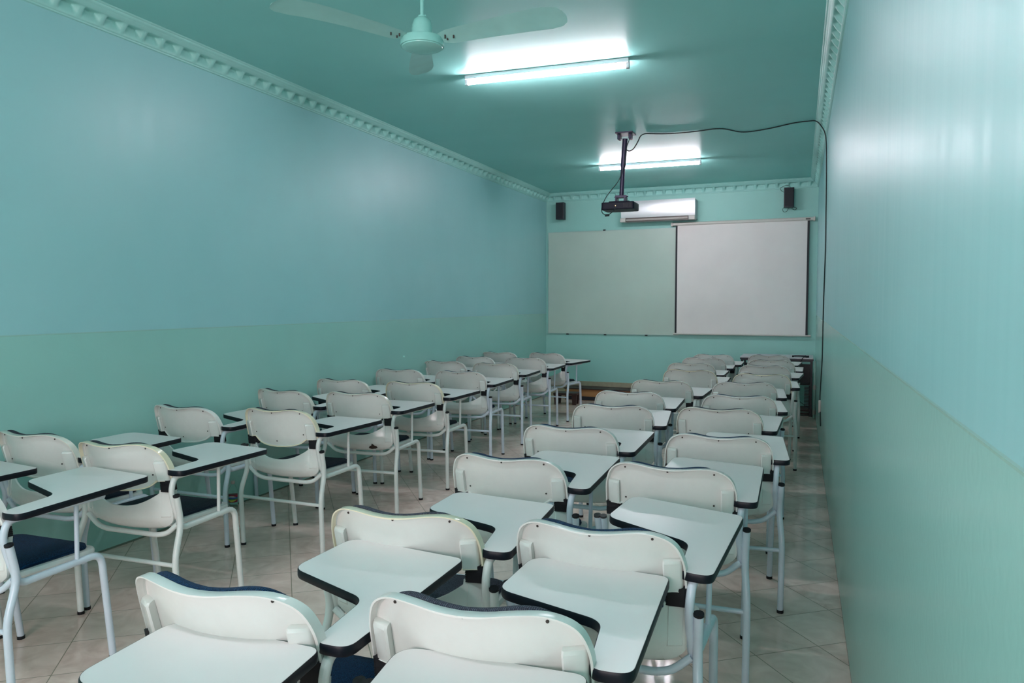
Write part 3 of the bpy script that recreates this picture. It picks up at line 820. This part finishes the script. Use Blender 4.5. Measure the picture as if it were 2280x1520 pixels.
YEL = {'R1_2', 'L2_1', 'L2_2', 'R2_8', 'R1_8', 'L2_4'}
SLY = {'L1_1', 'L2_3', 'L1_4', 'R1_7', 'L1_3', 'R1_9', 'R2_5', 'L2_6', 'R2_10'}
BLUET = {'L2_0', 'L1_1', 'L1_2', 'L1_3', 'L2_5', 'L2_6', 'L2_7', 'L2_8', 'R2_2', 'R2_3', 'R2_4', 'R1_3', 'R1_4', 'R1_5', 'R1_6', 'R2_5', 'R2_6', 'L1_4', 'L1_5'}
COLN = {'L1': 'column against the left wall', 'L2': 'second column from left wall', 'R1': 'third column from left wall', 'R2': 'column along the right wall'}
ORD = ['first', 'second', 'third', 'fourth', 'fifth', 'sixth', 'seventh', 'eighth', 'ninth', 'tenth', 'eleventh', 'twelfth']
COUNT = {'L1': 9, 'L2': 9, 'R1': 12, 'R2': 12}
SPECIAL = {
    'L1_0': 'chair cut off at left edge, only its white tablet corner showing, left wall column',
    'L2_0': 'white tablet chair with dark navy seat cut by the left edge of the photo',
    'R1_0': 'nearest tablet chair at bottom left, only its large white tablet showing',
    'R2_0': 'nearest tablet chair at bottom centre, only the edge of its white tablet showing',
    'R1_1': 'nearest chair back with navy pad, large at the bottom left of centre',
    'R2_1': 'near chair with charcoal woven back pad at bottom centre',
    'R1_2': 'white chair with yellowed rim and charcoal pad beside the aisle',
    'L2_2': 'white tablet chair with yellowed back rim and open gap below, second left column',
    'L2_3': 'tablet chair with brown bare patch low on its back shell',
}
# small tilts of worn tablets and loose backs: shift (m) and rotation (rad) about the arm or the uprights
ADJ = {'L1_1': {'tab': (0.001, 0.001, -0.0, -0.0, 0.007, 0.009), 'back': (0.0, 0.0, -0.001, -0.001, 0.002, -0.009)}, 'L1_2': {'tab': (0.007, 0.006, -0.001, 0.012, 0.013, -0.013), 'back': (-0.002, -0.002, -0.0, 0.008, 0.009, 0.001)}, 'L1_3': {'tab': (0.006, 0.006, 0.002, 0.018, 0.024, -0.016), 'back': (0.001, -0.0, -0.004, 0.005, 0.01, 0.001)}, 'L1_6': {'back': (-0.001, -0.0, 0.0, 0.0, 0.006, 0.002)}, 'L2_0': {'tab': (0.004, 0.007, -0.002, 0.016, 0.014, 0.002)}, 'L2_1': {'tab': (-0.001, -0.001, -0.007, -0.013, 0.013, -0.015), 'back': (0.002, 0.002, -0.0, 0.02, -0.02, 0.014)}, 'L2_2': {'tab': (0.002, -0.001, -0.01, -0.011, -0.011, -0.001), 'back': (0.001, 0.0, 0.005, -0.014, -0.006, 0.015)}, 'L2_3': {'tab': (0.001, -0.001, -0.007, -0.023, 0.003, 0.008), 'back': (-0.0, 0.001, 0.006, -0.007, 0.003, 0.005)}, 'L2_4': {'tab': (0.003, 0.001, -0.004, -0.008, -0.0, -0.0)}, 'L2_5': {'back': (-0.001, -0.001, 0.0, -0.005, 0.009, 0.004)}, 'R1_0': {'tab': (-0.003, 0.009, -0.004, 0.001, 0.004, -0.013)}, 'R1_1': {'tab': (-0.001, 0.005, -0.005, 0.011, 0.011, -0.018)}, 'R1_11': {'back': (-0.0, 0.0, 0.002, -0.003, 0.006, -0.001)}, 'R1_2': {'tab': (0.005, 0.004, -0.007, -0.011, 0.032, 0.002), 'back': (-0.001, 0.003, -0.004, 0.002, -0.005, -0.013)}, 'R1_3': {'tab': (0.008, 0.002, 0.0, 0.027, -0.002, 0.013), 'back': (-0.001, -0.001, -0.002, -0.007, 0.004, 0.0)}, 'R1_4': {'tab': (0.002, -0.0, -0.004, 0.015, -0.006, -0.007), 'back': (-0.0, -0.001, 0.0, 0.002, -0.001, 0.007)}, 'R1_5': {'tab': (-0.003, -0.001, -0.004, 0.021, 0.001, -0.011), 'back': (-0.001, 0.0, 0.002, -0.002, 0.006, -0.001)}, 'R1_6': {'tab': (-0.003, -0.001, -0.001, 0.008, -0.0, -0.014), 'back': (-0.0, -0.0, -0.001, 0.0, 0.007, -0.001)}, 'R1_8': {'back': (-0.001, -0.0, 0.0, -0.003, 0.008, -0.002)}, 'R2_0': {'tab': (0.002, -0.003, 0.0, 0.003, 0.017, 0.001)}, 'R2_1': {'tab': (0.002, 0.003, -0.006, -0.014, 0.005, -0.006), 'back': (-0.002, 0.001, 0.005, -0.022, -0.006, 0.012)}, 'R2_2': {'tab': (-0.002, 0.004, -0.001, 0.025, 0.046, -0.025), 'back': (0.0, 0.0, -0.005, -0.006, -0.01, 0.01)}, 'R2_3': {'tab': (-0.003, -0.002, -0.005, 0.028, 0.025, -0.015), 'back': (-0.002, -0.0, 0.0, -0.024, 0.016, -0.001)}, 'R2_4': {'tab': (-0.004, 0.0, 0.002, 0.021, 0.005, -0.008), 'back': (-0.003, -0.001, -0.004, 0.001, 0.015, 0.003)}, 'R2_5': {'tab': (-0.002, -0.001, -0.007, 0.009, 0.002, -0.011), 'back': (0.001, 0.0, 0.002, -0.004, -0.007, 0.006)}, 'R2_6': {'tab': (-0.005, 0.001, 0.001, 0.007, -0.001, -0.02), 'back': (0.0, -0.0, -0.004, 0.006, 0.011, -0.0)}, 'R2_7': {'tab': (-0.004, -0.0, -0.003, 0.016, 0.001, -0.017), 'back': (0.001, -0.0, -0.001, 0.002, -0.007, 0.004)}, 'R2_8': {'tab': (-0.004, -0.0, -0.005, -0.003, 0.001, -0.014), 'back': (0.001, 0.0, -0.0, 0.001, 0.006, 0.002)}}
PIV = {'tab': Vector((.285, .22, .70)), 'back': Vector((0, .03, .64))}
def nudge(o, g, v):
    p = PIV[g]
    from mathutils import Euler
    o.matrix_basis = Matrix.Translation(p + Vector(v[:3])) @ Euler(v[3:], 'XYZ').to_matrix().to_4x4() @ Matrix.Translation(-p)
def set_mat(o, slot, mat):
    o.material_slots[slot].link = 'OBJECT'; o.material_slots[slot].material = mat
proto = make_chair()
first = True
for key in sorted(CH, key=lambda k: (CH[k][1])):
    x, y, a = CH[key]; colk, i = key.split('_'); i = int(i)
    c = proto if first else copy_tree(proto); first = False
    c.location = (x, y, 0); c.rotation_euler = (0, 0, a)
    n = COUNT[colk] - i
    if key in SPECIAL: lab = SPECIAL[key]
    elif n <= i + 1: lab = 'white tablet chair, %s from the board wall, %s' % (ORD[n - 1], COLN[colk])
    else: lab = 'white tablet chair, %s from the camera, %s' % (ORD[i], COLN[colk])
    c['label'] = lab; c['group'] = 'tablet-arm chairs in rows'
    fab = M_NAVY if key in NAVY else M_GREY if key in GREYP else M_SLATE
    tub = M_TUBB if key in BLUET else M_TUBW
    for ch in c.children:
        nm = ch.name.split('.')[0]
        g = 'tab' if nm == 'tablet' else 'back' if nm in ('backrest', 'back_pad') else None
        if g and g in ADJ.get(key, {}): nudge(ch, g, ADJ[key][g])
        if nm in ('seat_pad', 'back_pad'): set_mat(ch, 0, fab)
        elif nm == 'backrest':
            set_mat(ch, 0, M_PLSHADE)
            set_mat(ch, 1, M_PLY if key in YEL else M_PLS if key in SLY else M_PLW)
        elif nm == 'seat_shell': set_mat(ch, 0, M_PLSHADE)
        elif nm in ('rear_leg', 'front_leg', 'tablet_support', 'upright_stub', 'tablet_post', 'crossbar', 'stretcher', 'seat_rail'): set_mat(ch, 0, tub)
        if key == 'L2_3' and nm == 'seat_shell':
            m = MB(); ppx = [(-.030, -.012), (-.018, .004), (-.006, .006), (.002, .022), (.010, .014), (.018, .006), (.030, .002), (.034, -.010), (.016, -.018), (-.012, -.020)]
            m.grid(1, 1, lambda u, v: (0, 0, 0)); m = MB()
            cx, cz_ = .115, .472
            vs = [(cx + px * .9, lower_y(cx + px, cz_ + pz) - .005, cz_ + pz) for px, pz in ppx]
            m.add(vs + [(vx, vy + .008, vz) for vx, vy, vz in vs], [tuple(range(10)), tuple(reversed(range(10, 20)))] + [(k, (k + 1) % 10, (k + 1) % 10 + 10, k + 10) for k in range(10)])
            o = m.build('bare_patch', M_CHIP, ch, smooth=False); o['label'] = 'brown bare patch'
